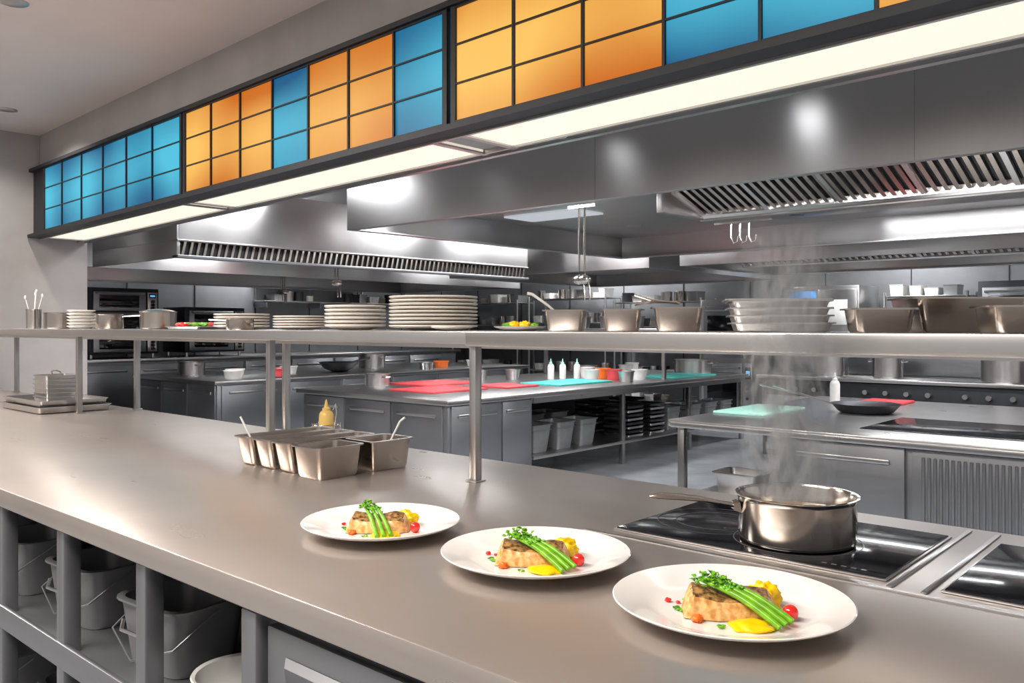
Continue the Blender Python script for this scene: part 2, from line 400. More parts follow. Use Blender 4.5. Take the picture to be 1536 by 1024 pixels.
# ------------------------------------------------------------------ plated fish dishes
def dish(loc, rz, r=0.15, asp=0.0):
    k = r/.15
    e = empty("plated_fish_dish", loc, rz)
    b = B("plate")
    b.lathe([(0,.002),(.05,.002),(.055,0),(.062,0),(.066,.003),(.10,.008),(.135,.0165),(.1485,.0225),(.150,.0245),(.1485,.0255),(.130,.0205),(.108,.0125),(.098,.0085),(.088,.007),(0,.007)], M_CERAM, seg=96)
    b.finish((0,0,0), parent=e)
    b = B("fish_fillet")
    nx, ny = 44, 28
    kf = b.mi(M_FISH); ks = b.mi(M_SKIN)
    def pt(u, v):
        x = (u-.5)*.118; y = (v-.5)*.062
        w = 1-.38*(abs(u-.5)*2)**2.2*(1.1 if u > .5 else .6)
        eu = min(u, 1-u); ev = min(v, 1-v)
        ex = 1-max(0, 1-eu/.13)**2.2; ey = 1-max(0, 1-ev/.20)**2.2
        e_ = max(0, ex*ey)
        z = .028*e_*(.74+.38*v-.16*(u-.5)+.08*math.sin(u*9+1)+.10*noise.noise(Vector((x*30, y*30, 3+loc[0]))))
        fl = .0007*math.sin(u*48+3*v)*(1-v)
        return Vector((x-.003+.0016*noise.noise(Vector((u*9, v*6, 0))), y*w-.014+fl+.0016*noise.noise(Vector((u*8, v*7, 9))), .008+z)), e_
    vv = [[None]*(ny+1) for _ in range(nx+1)]; ee = {}
    for i in range(nx+1):
        for j in range(ny+1):
            u = .5-.5*math.cos(math.pi*i/nx); v = .5-.5*math.cos(math.pi*j/ny)
            p_, q_ = pt(u, v); vv[i][j] = b.bm.verts.new(p_); ee[i, j] = q_
    for i in range(nx):
        for j in range(ny):
            fc = b.bm.faces.new((vv[i][j], vv[i+1][j], vv[i+1][j+1], vv[i][j+1]))
            th = .90+.10*noise.noise(Vector((i*.35, j*.35, 4+loc[0])))
            fc.material_index = ks if ee[i, j] > th and ee[i+1, j+1] > th else kf
    b.finish((0,0,0), rz=-.12, parent=e, ang=80)
    b = B("asparagus")
    A = Matrix.Rotation(asp, 4, 'Z')
    for q in range(3):
        o = (q-1)*.0098
        p0 = Vector((-.028+o*.8, .004+o*.5, .045)); p1 = Vector((.048+o, -.070+o*.75, .0125+.001*q))
        pts = [p0.lerp(p1, t/8)+Vector((0,0,.007*math.sin(math.pi*t/8))) for t in range(9)]
        b.tube(pts, [.0020,.0034,.0038,.0038,.0039,.0040,.0042,.0043,.0041], M_GREEN, 10, M=A)
        for t in range(12):
            f_ = t/12*.42; c = p0.lerp(p1, f_)+Vector((0,0,.007*math.sin(math.pi*f_)+.003))
            b.blob(c+Vector((random.uniform(-.003,.003), random.uniform(-.003,.003), .0)), .0028, M_HERB, (1,1.2,.8), .3, sub=1, M=A)
    b.finish((0,0,0), parent=e, ang=60)
    b = B("herb_garnish")
    for q in range(54):
        an = random.uniform(0, 6.28); rr = random.random()**.6
        c = Vector((-.026+rr*.024*math.cos(an), -.002+rr*.018*math.sin(an), .043+.012*(1-rr)+random.uniform(-.002,.004)))
        rot = Matrix.Translation(A.to_3x3() @ c) @ Matrix.Rotation(random.uniform(0,6.28), 4, 'Z') @ Matrix.Rotation(random.uniform(-.7,.7), 4, 'X')
        L = random.uniform(.0045,.0075); W = L*.62
        b.loft([[(0,0,0),(W*.6,L*.3,.001),(W*.9,L*.7,.002),(0,L*1.3,.0005),(-W*.9,L*.7,.002),(-W*.6,L*.3,.001)],
                [(0,0,.0006),(W*.5,L*.3,.002),(W*.8,L*.7,.003),(0,L*1.2,.0012),(-W*.8,L*.7,.003),(-W*.5,L*.3,.002)]], random.choice((M_HERB, M_GREEN)), M=rot)
    for c in ((-.070,.006,.010), (-.066,-.004,.009), (-.028,-.062,.009), (-.050,.042,.009)):
        for q in range(4):
            b.blob((c[0]+random.uniform(-.004,.004), c[1]+random.uniform(-.004,.004), c[2]), .0030, M_HERB, (1.2,.8,.5), .4, sub=1)
    b.finish((0,0,0), parent=e, ang=50)
    b = B("yellow_puree")
    b.blob((.010,-.062,.0085), .025, M_YEL, (1.1,.9,.26), .22, 1.6, sub=4)
    b.blob((.047,.018,.018), .020, M_YEL, (1.1,.9,.95), .4, 3, sub=4)
    b.blob((-.036,.032,.012), .011, M_YEL, (1.2,.9,.6), .4, 3)
    b.finish((0,0,0), parent=e, ang=80)
    b = B("cherry_tomato")
    b.blob((.064,-.036,.0165), .0098, M_TOM, sub=3)
    b.blob((-.052,-.042,.011), .0062, M_ORG, (1.2,1,.8), .5)
    b.blob((-.074,.034,.010), .0042, M_TOM, (1,1,.6), .5)
    b.blob((-.062,.028,.009), .0032, M_TOM, (1,1,.6), .3)
    b.finish((0,0,0), parent=e, ang=80)
    e.scale = (k, k, k)
CA = R(41.8)
dish((-.51, .99, CT+.001), CA, .150)
dish((-.847, 1.0025, CT+.001), CA+.05, .147, -.05)
dish((-1.187, .976, CT+.001), CA+.1, .1415, -.50)

# ------------------------------------------------------------------ pans on counter
def panobj(name, w, l, h, loc, rz=0, mat=M_PAN, fill=None):
    b = B(name); b.pan((0,0,0), w, l, h, mat)
    return b.finish(loc, rz)
for i, x in enumerate((-2.035, -1.945, -1.855)):
    panobj("gastronorm_pan", .070, .27, .078, (x, 1.335, CT+.0005), mat=M_PAN)
o = panobj("gastronorm_pan", .110, .130, .078, (-1.742, 1.262, CT+.0005), mat=M_PAN)
dup(o, (-1.742, 1.425, CT+.0005))
b = B("serving_spoon"); b.tube([(0,0,.01),(.02,.015,.05),(.045,.035,.115),(.055,.043,.125)], [.003,.0025,.0028,.003], M_WPLAS); b.blob((-.004,-.004,.010), .014, M_POT, (1,.7,.3)); b.finish((-1.75, 1.43, CT+.006))
b = B("serving_spoon"); b.tube([(0,0,.01),(-.03,-.02,.08),(-.05,-.03,.12)], .0028, M_WPLAS); b.blob((.004,.004,.010), .014, M_POT, (1,.7,.3)); b.finish((-2.03, 1.25, CT+.006))

def bottle(name, h, r, mat, tip, loc):
    b = B(name); b.lathe([(0,0),(r*.95,0),(r,h*.05),(r,h*.62),(r*.8,h*.70),(r*.5,h*.74)], mat, seg=24)
    b.lathe([(r*.55,h*.73),(r*.55,h*.79),(r*.3,h*.82),(r*.12,h),(0,h)], tip, seg=20)
    return b.finish(loc)
bt = bottle("squeeze_bottle", .13, .024, M_MUST, M_MUST, (-2.30, 1.66, CT+.0005))
b = B("wire_caddy")
for z in (.01, .05): b.tube([(.045*math.cos(a*.2618), .045*math.sin(a*.2618), z) for a in range(25)], .0018, M_POT, 6)
for a in range(6): b.cyl((.045*math.cos(a*1.047), .045*math.sin(a*1.047), .0), (.045*math.cos(a*1.047), .045*math.sin(a*1.047), .055), .0018, M_POT, 6)
b.tube([(.045,0,.05),(.055,0,.09),(.05,0,.12),(.035,0,.10)], .0018, M_POT, 6)
b.finish((-2.30, 1.66, CT+.0005))

b = B("sheet_tray"); b.pan((0,0,0), .46, .30, .028, M_STEEL, .97, .006); b.pan((0,0,.026), .44, .28, .028, M_STEEL, .97, .006); o = b.finish((-4.08, 1.47, CT+.0005))
b = B("ribbed_container_stack")
for i in range(6): b.pan((0,0,i*.019), .150-.002*i, .140, .026, M_STEEL, .96, .005)
b.tube([(-.05,0,.118),(-.05,0,.135),(.0,0,.14),(.05,0,.135),(.05,0,.118)], .003, M_POT)
b.finish((-4.07, 1.47, CT+.034))

# ------------------------------------------------------------------ items on the shelf
def stack(n, r, h, loc):
    b = B("plate_stack"); st = h/n
    for i in range(n):
        z = i*st; dx = random.uniform(-.0015,.0015)
        b.lathe([(0,0),(r*.5,0),(r*.56,.002),(r*.97,st*.9),(r,st*1.25),(r*.985,st*1.45),(r*.93,st*1.3),(r*.6,.006),(0,.005)], M_CERAM2, c=(dx, -dx, z), seg=48)
    b.finish(loc)
Z = SH+.0005
stack(9, .125, .090, (-1.743, 1.62, Z)); stack(6, .094, .070, (-2.095, 1.62, Z)); stack(5, .088, .042, (-2.39, 1.62, Z)); stack(5, .098, .052, (-2.77, 1.63, Z))
stack(1, .055, .008, (-1.565, 1.52, Z))
b = B("side_dish"); b.lathe([(0,0),(.04,0),(.065,.008),(.068,.011),(.06,.010),(0,.006)], M_CERAM)
for c in ((-.02,.0),(.01,.01),(.025,-.012)): b.blob((c[0],c[1],.016), .012, M_YEL, (1.1,1,.7), .4)
b.blob((-.038,-.006,.014), .012, M_HERB, (1.3,.8,.5), .5); b.blob((.03,.02,.014), .010, M_GREEN, (1.3,.8,.5), .5)
b.finish((-1.42, 1.62, Z))
SR = R(34)
panobj("gastronorm_pan", .095, .085, .050, (-1.255, 1.60, Z), SR)
panobj("gastronorm_pan", .085, .08, .050, (-1.10, 1.61, Z), SR)
panobj("gastronorm_pan", .100, .085, .052, (-.955, 1.61, Z), SR)
b = B("serving_spoon"); b.tube([(0,0,.015),(-.04,-.03,.06),(-.07,-.05,.085),(-.08,-.056,.087)], [.003,.003,.0035,.004], M_WPLAS); b.finish((-1.25, 1.60, Z+.003))
b = B("tongs"); b.tube([(0,0,.058),(.03,.02,.066),(.08,.05,.062)], .003, M_POT); b.tube([(0,.0,.08),(.03,.02,.068),(.08,.06,.060)], .003, M_POT); b.finish((-1.06, 1.60, Z+.001))
b = B("tray_stack")
for i in range(4): b.pan((random.uniform(-.003,.003),0,i*.0145), .18, .165, .018, M_STEEL, .95, .008)
b.pan((-.005,.0,.058), .185, .17, .006, M_STEEL, .98, .008)
b.finish((-.735, 1.625, Z), R(30))
panobj("gastronorm_pan", .100, .085, .042, (-.510, 1.54, Z), SR)
panobj("gastronorm_pan", .19, .13, .062, (-.425, 1.70, Z), R(40))
panobj("gastronorm_pan", .105, .09, .042, (-.285, 1.50, Z), SR)
b = B("utensil_jar"); b.lathe([(0,0),(.035,0),(.036,.09),(.038,.10),(.033,.10),(.032,.005),(0,.005)], M_POT, seg=24)
for a, l in ((0,.19),(1.3,.17),(2.6,.18),(4,.16)):
    t = Vector((.04*math.cos(a), .04*math.sin(a), l)); b.tube([(0,0,.01), t*.9, t], .0025, M_WPLAS, 6); b.blob(t, .009, M_WPLAS, (1,.6,1.3), sub=2)
b.finish((-4.73, 1.6, Z))
def cpan(r, h, loc, rz, mat=M_PAN, lid=False):
    b = B("small_saucepan"); b.lathe([(0,0),(r*.95,0),(r,.004),(r,h),(r*1.05,h+.002),(r*1.05,h+.004),(r*.96,h+.003),(r*.95,.006),(0,.005)], mat, seg=32)
    b.tube([(r,0,h*.8),(r+.03,0,h*.9),(r+.11,0,h*.95)], [.005,.004,.006], mat, flat=.6)
    if lid: b.lathe([(r,h+.004),(r*.6,h+.012),(0,h+.016)], mat, seg=32)
    b.finish(loc, rz)
cpan(.072, .075, (-4.38, 1.6, Z), 2.4); cpan(.055, .06, (-3.72, 1.56, Z), .4); cpan(.072, .07, (-3.48, 1.66, Z), 2.5, lid=True); cpan(.075, .065, (-4.17, 1.70, Z), 1.9)
cpan(.045, .035, (-2.56, 1.50, Z), 3.3)
b = B("bowl_stack")
for i in range(6): b.lathe([(0,0),(.04,0),(.06,.012),(.058,.014),(0,.004)], M_CERAM, c=(0,0,i*.014), seg=32)
b.finish((-3.97, 1.54, Z))
b = B("vegetable_tray"); b.pan((0,0,0), .26, .11, .012, M_STEEL, .95)
for i in range(26): b.blob((random.uniform(-.11,.11), random.uniform(-.04,.04), .018), .013, random.choice((M_GREEN, M_HERB, M_RED, M_TOM, M_TEAL)), (1.3,1,.7), .4, sub=2)
b.finish((-3.17, 1.66, Z))

# ------------------------------------------------------------------ hoods
def slatbank(b, x0, x1, ya, za, yb, zb, step, along='x'):
    n = int((x1-x0)/step)
    def P(x, y, z): return (x, y, z) if along == 'x' else (y, x, z)
    def hx(xa, xb, y0, z0, y1, z1, th, mat):
        b.hexa([P(xa,y0,z0), P(xb,y0,z0), P(xb,y1,z1), P(xa,y1,z1), P(xa,y0,z0+th), P(xb,y0,z0+th), P(xb,y1,z1+th), P(xa,y1,z1+th)], mat)
    hx(x0, x1, ya, za+.03, yb, zb+.03, .01, M_DARK)
    for i in range(n):
        xa = x0+i*step
        hx(xa, xa+step*.45, ya, za, yb, zb, .02, M_PAN)
    hx(x0-.03, x1+.03, ya, za-.015, ya+(yb-ya)*.07, za+(zb-za)*.07-.01, .06, M_STEEL)
    hx(x0-.03, x1+.03, yb-(yb-ya)*.07, zb-(zb-za)*.07-.01, yb, zb, .06, M_STEEL)
    for i in range(int((x1-x0)/.5)+1):
        xa = x0+i*.5; hx(xa-.015, xa+.015, ya, za-.008, yb, zb-.008, .03, M_STEEL)

def hood(name, x0, x1, y0, y1, zb, zt, skirt=.22):
    b = B(name)
    b.box((x0, y0, zb), (x1, y0+.02, zt), M_HOOD, .003)
    b.box((x0, y1-.02, zb), (x1, y1, zt), M_HOOD, .003)
    b.box((x0, y0+.02, zb), (x0+.02, y1-.02, zt), M_HOOD, .003)
    b.box((x1-.02, y0+.02, zb), (x1, y1-.02, zt), M_HOOD, .003)
    b.box((x0+.02, y0+.02, zb+skirt), (x1-.02, y1-.02, zt-.01), M_HOODU)
    b.box((x0+.02, y0+.021, zb), (x1-.02, y0+.06, zb+.015), M_HOODU, .003)
    b.box((x0+.02, y1-.06, zb), (x1-.02, y1-.021, zb+.015), M_HOODU, .003)
    b.box((x0+.021, y0+.06, zb), (x0+.06, y1-.06, zb+.015), M_HOODU, .003)
    return b
b = hood("extractor_hood", -5.41, 1.4, 4.1, 7.9, 2.23, 2.68, .23)
slatbank(b, -3.05, 1.3, 5.52, 2.27, 5.02, 2.43, .06)
b.box((-3.12, 4.98, 2.25), (-3.06, 5.75, 2.46), M_STEEL, .004)
b.box((-3.1, 5.54, 2.24), (1.3, 5.80, 2.28), M_STEEL, .004)
b.box((-5.1, 5.6, 2.445), (-4.3, 6.0, 2.461), M_PANEL)
for x in (-3.0, -1.2): b.box((x, 4.098, 2.23), (x+.002, 4.1, 2.68), M_CAB)
b.box((-4.6, 4.4, 2.675), (-4.0, 5.0, CZ), M_STEELV); b.box((-1.6, 4.6, 2.675), (-.8, 5.2, CZ), M_STEELV)
b.finish((-2, 6, 2.4), world=True)
# left hood running away from the camera, vent grille along its right side
b = hood("extractor_hood", -8.5, -6.8, 3.4, 7.9, 2.2, 2.68, .2)
b.box((-6.86, 3.42, 2.06), (-6.83, 7.88, 2.21), M_DARK)
k_ = int((7.86-3.44)/.065)
for i in range(k_):
    y = 3.44+i*.065
    b.hexa([(-6.83,y,2.075),(-6.80,y,2.075),(-6.80,y+.022,2.075),(-6.83,y+.022,2.075),(-6.83,y+.03,2.20),(-6.80,y+.03,2.20),(-6.80,y+.052,2.20),(-6.83,y+.052,2.20)], M_PAN)
b.box((-6.88, 3.4, 2.05), (-6.78, 7.9, 2.075), M_CAB, .004); b.box((-6.84, 3.4, 2.19), (-6.785, 7.9, 2.205), M_STEEL, .003)
b.box((-8.5, 3.4, 2.05), (-6.80, 3.43, 2.20), M_STEEL, .003)
b.finish((-7.6, 5.6, 2.4), world=True)
b = hood("extractor_hood", -4.9, 2.5, 8.3, 10.6, 2.15, 2.6, .2)
slatbank(b, -4.7, 2.3, 9.5, 2.2, 9.1, 2.33, .07)
b.finish((-1, 9.5, 2.4), world=True)
b = hood("extractor_hood", -12.2, -9.2, 3.6, 10.5, 2.1, 2.6, .2)
b.finish((-10.5, 7, 2.4), world=True)
b = hood("extractor_hood", -8.6, -5.3, 8.3, 11.8, 2.15, 2.6, .2)
b.finish((-7, 10, 2.4), world=True)
def hang(name, x, y, zt, zb, n=2, top=2.455):
    b = B(name)
    for i in range(n):
        xx = x+i*.05
        b.cyl((xx, y, zt), (xx, y, zb+.06), .008, M_POT, 8)
        b.blob((xx, y, zb), .05, M_POT, (1,1,.75), sub=2)
        b.tube([(xx, y, zb+.07), (xx+.04, y, zb-.05), (xx+.05, y, zb-.16)], .006, M_POT, 6)
    b.box((x-.1, y-.01, zt-.01), (x+.05*n+.05, y+.01, zt+.01), M_STEEL)
    b.cyl((x, y, zt), (x, y, top), .01, M_STEEL, 8)
    return b.finish((x, y, zt), world=True)
hang("hanging_ladles", -3.80, 5.0, 2.36, 1.82, 2)
hang("hanging_ladles", -10.2, 6.6, 2.2, 1.95, 3, 2.295)
hang("hanging_ladles", -7.6, 5.6, 2.2, 1.95, 2, 2.395)
b = B("hanging_hooks")
for i in range(3):
    x = -2.92+i*.07; b.tube([(x,5.67,2.225),(x,5.67,2.12),(x+.02,5.67,2.08),(x+.05,5.67,2.09),(x+.055,5.67,2.13)], .007, M_POT, 6)
b.box((-3.05,5.66,2.222),(-2.6,5.68,2.238), M_STEEL); b.finish((-2.7,5.67,2.23), world=True)

# ------------------------------------------------------------------ islands
def cabface(b, axis, fixed, a0, a1, z0, z1, out):
    t = .02*out
    def bx(p0, p1, zz0, zz1, d0, d1, m, bev=.003):
        q = sorted((fixed+d0, fixed+d1))
        if axis == 'x': b.box((q[0], p0, zz0), (q[1], p1, zz1), m, bev)
        else: b.box((p0, q[0], zz0), (p1, q[1], zz1), m, bev)
    bx(a0+.01, a1-.01, z0, z1, 0, t, M_CAB)
    w = a1-a0
    bx(a0+w*.12, a1-w*.12, z1-.10, z1-.07, t, t*1.9, M_STEEL, .006)
def island(name, x0, x1, y0, y1, z=IS):
    b = B(name)
    b.box((x0, y0, z-.045), (x1, y1, z), M_STEEL, .006)
    return b
b = island("prep_island", -7.3, -5.1, 4.9, 10.4)
b.box((-7.25, 4.96, .1), (-5.16, 6.05, IS-.045), M_CAB, .004)
b.box((-7.2, 5.0, 0), (-5.2, 6.0, .1), M_DARK)
cabface(b, 'x', -5.16, 4.98, 5.62, .12, IS-.06, 1); cabface(b, 'x', -5.16, 5.62, 6.04, .12, IS-.06, 1)
for i in range(3): cabface(b, 'y', 4.96, -7.22+i*.68, -6.56+i*.68, .12, IS-.06, -1)
for y in (7.55, 8.95, 10.3):
    for x in (-5.16, -7.24): b.box((x-.025, y-.025, 0), (x+.025, y+.025, IS-.04), M_STEELV, .004)
b.box((-7.25, 6.05, .22), (-5.13, 10.35, .25), M_STEEL, .004)
b.box((-7.25, 6.1, .25), (-7.2, 10.3, IS-.05), M_DARK)
b.box((-5.16, 6.05, IS-.1), (-5.13, 10.35, IS-.04), M_STEEL)
b.finish((-6.2, 7.6, 0), world=True)
b = B("storage_tub"); b.pan((0,0,0), .30, .26, .22, M_BIN, .85, .015, .006, .03); b.pan((0,0,.05), .31, .27, .22, M_BIN, .85, .015, .006, .03)
t0 = b.finish((-5.38, 6.3, .2505))
for y in (6.68, 7.06): dup(t0, (-5.38, y, .2505))
for y in (6.4, 6.8, 7.2): dup(t0, (-5.9, y, .2505), 0, 1.1)
b = B("tray_rack")
for i in range(8): b.pan((0,0,i*.045), .34, .30, .03, M_DARK if i % 2 else M_STEEL, .95, .01)
t1 = b.finish((-5.38, 7.9, .2505))
dup(t1, (-5.38, 8.35, .2505))
dup(t0, (-5.38, 8.75, .2505)); dup(t0, (-5.38, 9.25, .2505)); dup(t0, (-5.38, 9.65, .2505)); dup(t0, (-5.38, 10.05, .2505))
dup(t1, (-5.95, 8.1, .2505)); dup(t1, (-5.95, 8.8, .2505))

b = island("prep_island", -3.0, 1.4, 4.93, 7.5)
b.box((-2.25, 5.0, .1), (1.35, 7.4, IS-.045), M_CAB, .004)
b.box((-2.2, 5.05, 0), (1.3, 7.35, .1), M_DARK)
cabface(b, 'y', 5.0, -2.22, -1.50, .12, IS-.06, -1)
for y in (5.0, 7.42): b.box((-2.955, y-.025, 0), (-2.905, y+.025, IS-.04), M_STEELV, .004)
b.box((-2.96, 5.0, .30), (-2.25, 7.4, .33), M_STEEL, .004)
b.box((-1.47, 4.985, .12), (1.3, 5.0, IS-.06), M_CAB, .003)
for i in range(90): b.box((-1.42+i*.03, 4.978, .15), (-1.405+i*.03, 4.986, IS-.1), M_CAB, .003, seg=1)
b.box((-2.98, 4.925, IS-.05), (1.38, 4.94, IS-.015), M_STEEL, .004)
b.box((-1.85, 5.25, IS), (-.55, 6.05, IS+.005), M_BLACK, .002); b.box((-.5, 5.25, IS), (.6, 6.05, IS+.005), M_BLACK, .002)
b.finish((-.8, 6.2, 0), world=True)
b = B("storage_tub"); b.pan((0,0,0), .30, .26, .17, M_STEEL, .85, .015, .006, .03); b.finish((-2.62, 5.25, .3305))
def board(mat, loc, w, l, rz=0):
    b = B("cutting_board"); b.box((-w/2,-l/2,0),(w/2,l/2,.018), mat, .006); b.box((-w*.12,l/2-.045,.017),(w*.12,l/2-.02,.0186), M_DARK, .0005); b.finish(loc, rz)
zi = IS+.0005
board(M_MINT, (-2.78, 5.85, zi), .38, .72); board(M_RED, (-2.32, 7.15, zi), .34, .42)
b = B("frying_pan"); b.lathe([(0,0),(.17,0),(.19,.01),(.235,.06),(.24,.064),(.232,.062),(.185,.012),(0,.008)], M_DARK, seg=40)
for a, l in ((2.75,.74),(2.9,.66)):
    dx, dy = math.cos(a+.9), math.sin(a+.9)
    b.tube([(dx*.22,dy*.22,.055),(dx*.35,dy*.35,.10),(dx*l,dy*l,.19)], [.013,.011,.016], M_POT, 8, flat=.5)
b.finish((-2.17, 6.28, IS+.0008))
bottle("squeeze_bottle", .24, .04, M_WPLAS, M_WPLAS, (-2.66, 6.98, zi))

board(M_RED, (-6.05, 5.70, zi), .62, .75); board(M_RED, (-6.75, 6.3, zi), .6, .8); board(M_RED, (-5.9, 6.5, zi), .5, .5)
board(M_TEAL, (-5.75, 7.35, zi), .55, .95); board(M_TEAL, (-5.55, 9.3, zi), .6, 1.0)
for x, y in ((-6.35,7.8),(-6.25,7.9),(-6.15,8.05)): bottle("squeeze_bottle", .24, .04, M_WPLAS, M_MINT, (x, y, zi))
def tub(mat, r, h, loc):
    b = B("food_tub"); b.lathe([(0,0),(r*.85,0),(r,h),(r*1.08,h),(r*1.08,h+.01),(r*.93,h+.01),(r*.8,.01),(0,.01)], mat, seg=24)
    b.blob((0,0,h*.8), r*.8, random.choice((M_RED, M_WPLAS, M_ORG)), (1,1,.3), .3, sub=2); b.finish(loc)
for x, y, mt in ((-5.9,8.0,M_WPLAS),(-5.72,8.2,M_RED),(-5.5,8.4,M_WPLAS),(-5.98,8.35,M_ORG),(-6.3,8.45,M_WPLAS),(-5.4,7.98,M_STEEL),(-6.6,9.9,M_WPLAS),(-6.3,9.3,M_WPLAS),(-6.6,7.4,M_STEEL),(-6.85,7.1,M_STEEL)):
    tub(mt, .09, .11, (x, y, zi))
def stock(r, h, loc, mat=M_STEEL):
    b = B("stock_pot"); b.lathe([(0,0),(r,0),(r,h),(r*1.05,h+.005),(r*1.05,h+.012),(r*.96,h+.01),(r*.95,.01),(0,.01)], mat, seg=36)
    for s_ in (1,-1): b.tube([(s_*r,-.04,h*.8),(s_*(r+.04),-.03,h*.8),(s_*(r+.04),.03,h*.8),(s_*r,.04,h*.8)], .007, mat, 6)
    b.finish(loc)
stock(.24, .17, (-5.75, 10.08, zi)); stock(.13, .12, (-7.0, 5.7, zi)); stock(.12,.1,(-6.7,9.0,zi))

b = island("prep_island", -11.0, -8.9, 4.9, 10.4)
b.box((-10.95, 4.96, .08), (-8.96, 10.3, IS-.045), M_CAB, .004)
for i in range(6): cabface(b, 'x', -8.96, 5.0+i*.85, 5.83+i*.85, .12, IS-.06, 1)
for i in range(3): cabface(b, 'y', 4.96, -10.9+i*.65, -10.27+i*.65, .12, IS-.06, -1)
b.finish((-10, 7.6, 0), world=True)
for x, y, mt in ((-9.2,5.3,M_WPLAS),(-9.5,5.5,M_WPLAS),(-9.3,6.0,M_RED),(-9.7,6.4,M_WPLAS),(-9.2,8.4,M_STEEL),(-9.4,8.9,M_ORG),(-9.3,9.5,M_WPLAS)): tub(mt, .11, .09, (x, y, zi))
stock(.17,.16,(-10.4,5.4,zi)); stock(.2,.2,(-10.2,8.2,zi))
b = B("wok"); b.lathe([(0,0),(.1,.005),(.2,.05),(.27,.13),(.275,.135),(.265,.132),(.19,.055),(0,.012)], M_DARK, seg=36); b.tube([(.26,0,.13),(.4,.05,.17),(.55,.1,.2)], .015, M_DARK); b.finish((-9.55, 7.1, zi))
b = B("wall_worktop"); b.box((-12.95, 3.4, .97), (-12.0, 11.9, 1.02), M_STEEL, .006); b.box((-12.95, 3.45, .05), (-12.05, 11.8, .97), M_CAB)
for i in range(9): cabface(b, 'x', -12.05, 3.7+i*.86, 4.53+i*.86, .12, .93, 1)
b.finish((-12.5, 8, 0), world=True)
def oven(name, w, d, h, loc, rz=0, tiers=2, mat=M_DARK):
    b = B(name)
    b.box((-w/2,-d/2,.06),(w/2,d/2,h), mat, .01)
    for x in (-w/2+.06, w/2-.06):
        for y in (-d/2+.06, d/2-.06): b.cyl((x,y,0),(x,y,.07), .025, M_STEEL, 8)
    th = (h-.12)/tiers
    for i in range(tiers):
        z0 = .09+i*th
        b.box((-w*.44,-d/2-.03,z0),(w*.30,-d/2,z0+th*.92), M_CAB, .01)
        b.box((-w*.36,-d/2-.036,z0+th*.15),(w*.20,-d/2-.028,z0+th*.75), M_BLACK, .004)
        b.tube([(-w*.40,-d/2-.03,z0+th*.84),(-w*.40,-d/2-.07,z0+th*.84),(w*.26,-d/2-.07,z0+th*.84),(w*.26,-d/2-.03,z0+th*.84)], .012, M_STEEL, 8)
        b.box((w*.33,-d/2-.015,z0),(w*.47,-d/2,z0+th*.92), M_STEEL, .004)
        b.box((w*.35,-d/2-.02,z0+th*.65),(w*.45,-d/2-.012,z0+th*.85), M_BLACK, .002)
        b.box((w*.365,-d/2-.022,z0+th*.71),(w*.435,-d/2-.019,z0+th*.79), M_DISP if i % 2 else M_DISPB)
        for k in range(3): b.cyl((w*.40,-d/2-.01,z0+th*(.15+.16*k)),(w*.40,-d/2-.05,z0+th*(.15+.16*k)), .022, M_DARK, 12)
    return b.finish(loc, rz)
oven("deck_oven", 1.0, .7, 1.0, (-12.5, 5.3, 1.021), R(90), 3)
oven("deck_oven", 1.0, .7, .75, (-12.5, 6.7, 1.021), R(90), 2)
oven("deck_oven", 1.0, .7, .8, (-12.5, 4.05, 1.021), R(90), 2, M_STEEL)

def shelfitems(b, x0, x1, z, y=0):
    x = x0
    while x < x1:
        k = random.random(); s_ = random.uniform(.07,.11)
        if k < .35: b.pan((x, y, z+.001), s_*2, .3, random.uniform(.1,.2), random.choice((M_BIN, M_STEEL, M_WPLAS)), .9)
        elif k < .7: b.lathe([(0,.001),(s_,.001),(s_,.16),(s_*1.05,.17),(0,.172)], random.choice((M_STEEL, M_PAN, M_DARK)), c=(x,y,z), seg=16)
        elif k < .9:
            for q in range(5): b.lathe([(0,0),(s_*.6,0),(s_,.02),(0,.006)], M_CERAM2, c=(x,y,z+.001+q*.02), seg=16)
        x += s_*2+random.uniform(.04,.1)
def rack(loc, w, h, tiers, rz=0, d=.5):
    b = B("storage_rack")
    for x in (-w/2, w/2):
        for y in (-d/2, d/2): b.cyl((x,y,0),(x,y,h), .018, M_STEEL, 8)
    for i in range(tiers):
        z = .2+i*(h-.25)/(tiers-1)
        b.box((-w/2,-d/2,z-.02),(w/2,d/2,z), M_STEEL, .003)
        shelfitems(b, -w/2+.12, w/2-.12, z)
    return b.finish(loc, rz)
rack((-11.8, 12.6, 0), 1.8, 2.0, 5); rack((-9.7, 12.6, 0), 1.8, 2.05, 5); rack((-7.75, 12.6, 0), 1.7, 1.95, 5); rack((-3.48, 12.6, 0), 1.05, 1.95, 5)
b = B("wall_shelf")
for z in (0, .32):
    b.box((-1.75,-.18,z-.025),(1.75,.18,z), M_STEEL, .004); shelfitems(b, -1.6, 1.5, z)
for x in (-1.7, -.6, .6, 1.7): b.box((x-.015,-.18,-.12),(x+.015,.17,-.02), M_CAB, .003); b.box((x-.015,-.19,-.12),(x+.015,-.17,.36), M_CAB, .003)
b.finish((-12.80, 9.6, 1.92), R(-90))
oven("combi_oven", .9, .8, 1.9, (-6.3, 12.5, 0), 0, 2, M_STEEL)
oven("combi_oven", .9, .8, 1.95, (-1.2, 12.4, 0), 0, 3, M_STEEL); oven("combi_oven", .9, .8, 2.05, (-2.3, 12.4, 0), 0, 3); oven("combi_oven", .9, .8, 2.05, (0, 12.4, 0), 0, 3)
b = B("refrigerator"); b.box((-.55,-.4,.08),(.55,.4,2.05), M_STEELV, .01); b.box((-.53,-.43,.1),(-.01,-.4,2.0), M_STEELV, .01); b.box((.01,-.43,.1),(.53,-.4,2.0), M_STEELV, .01)
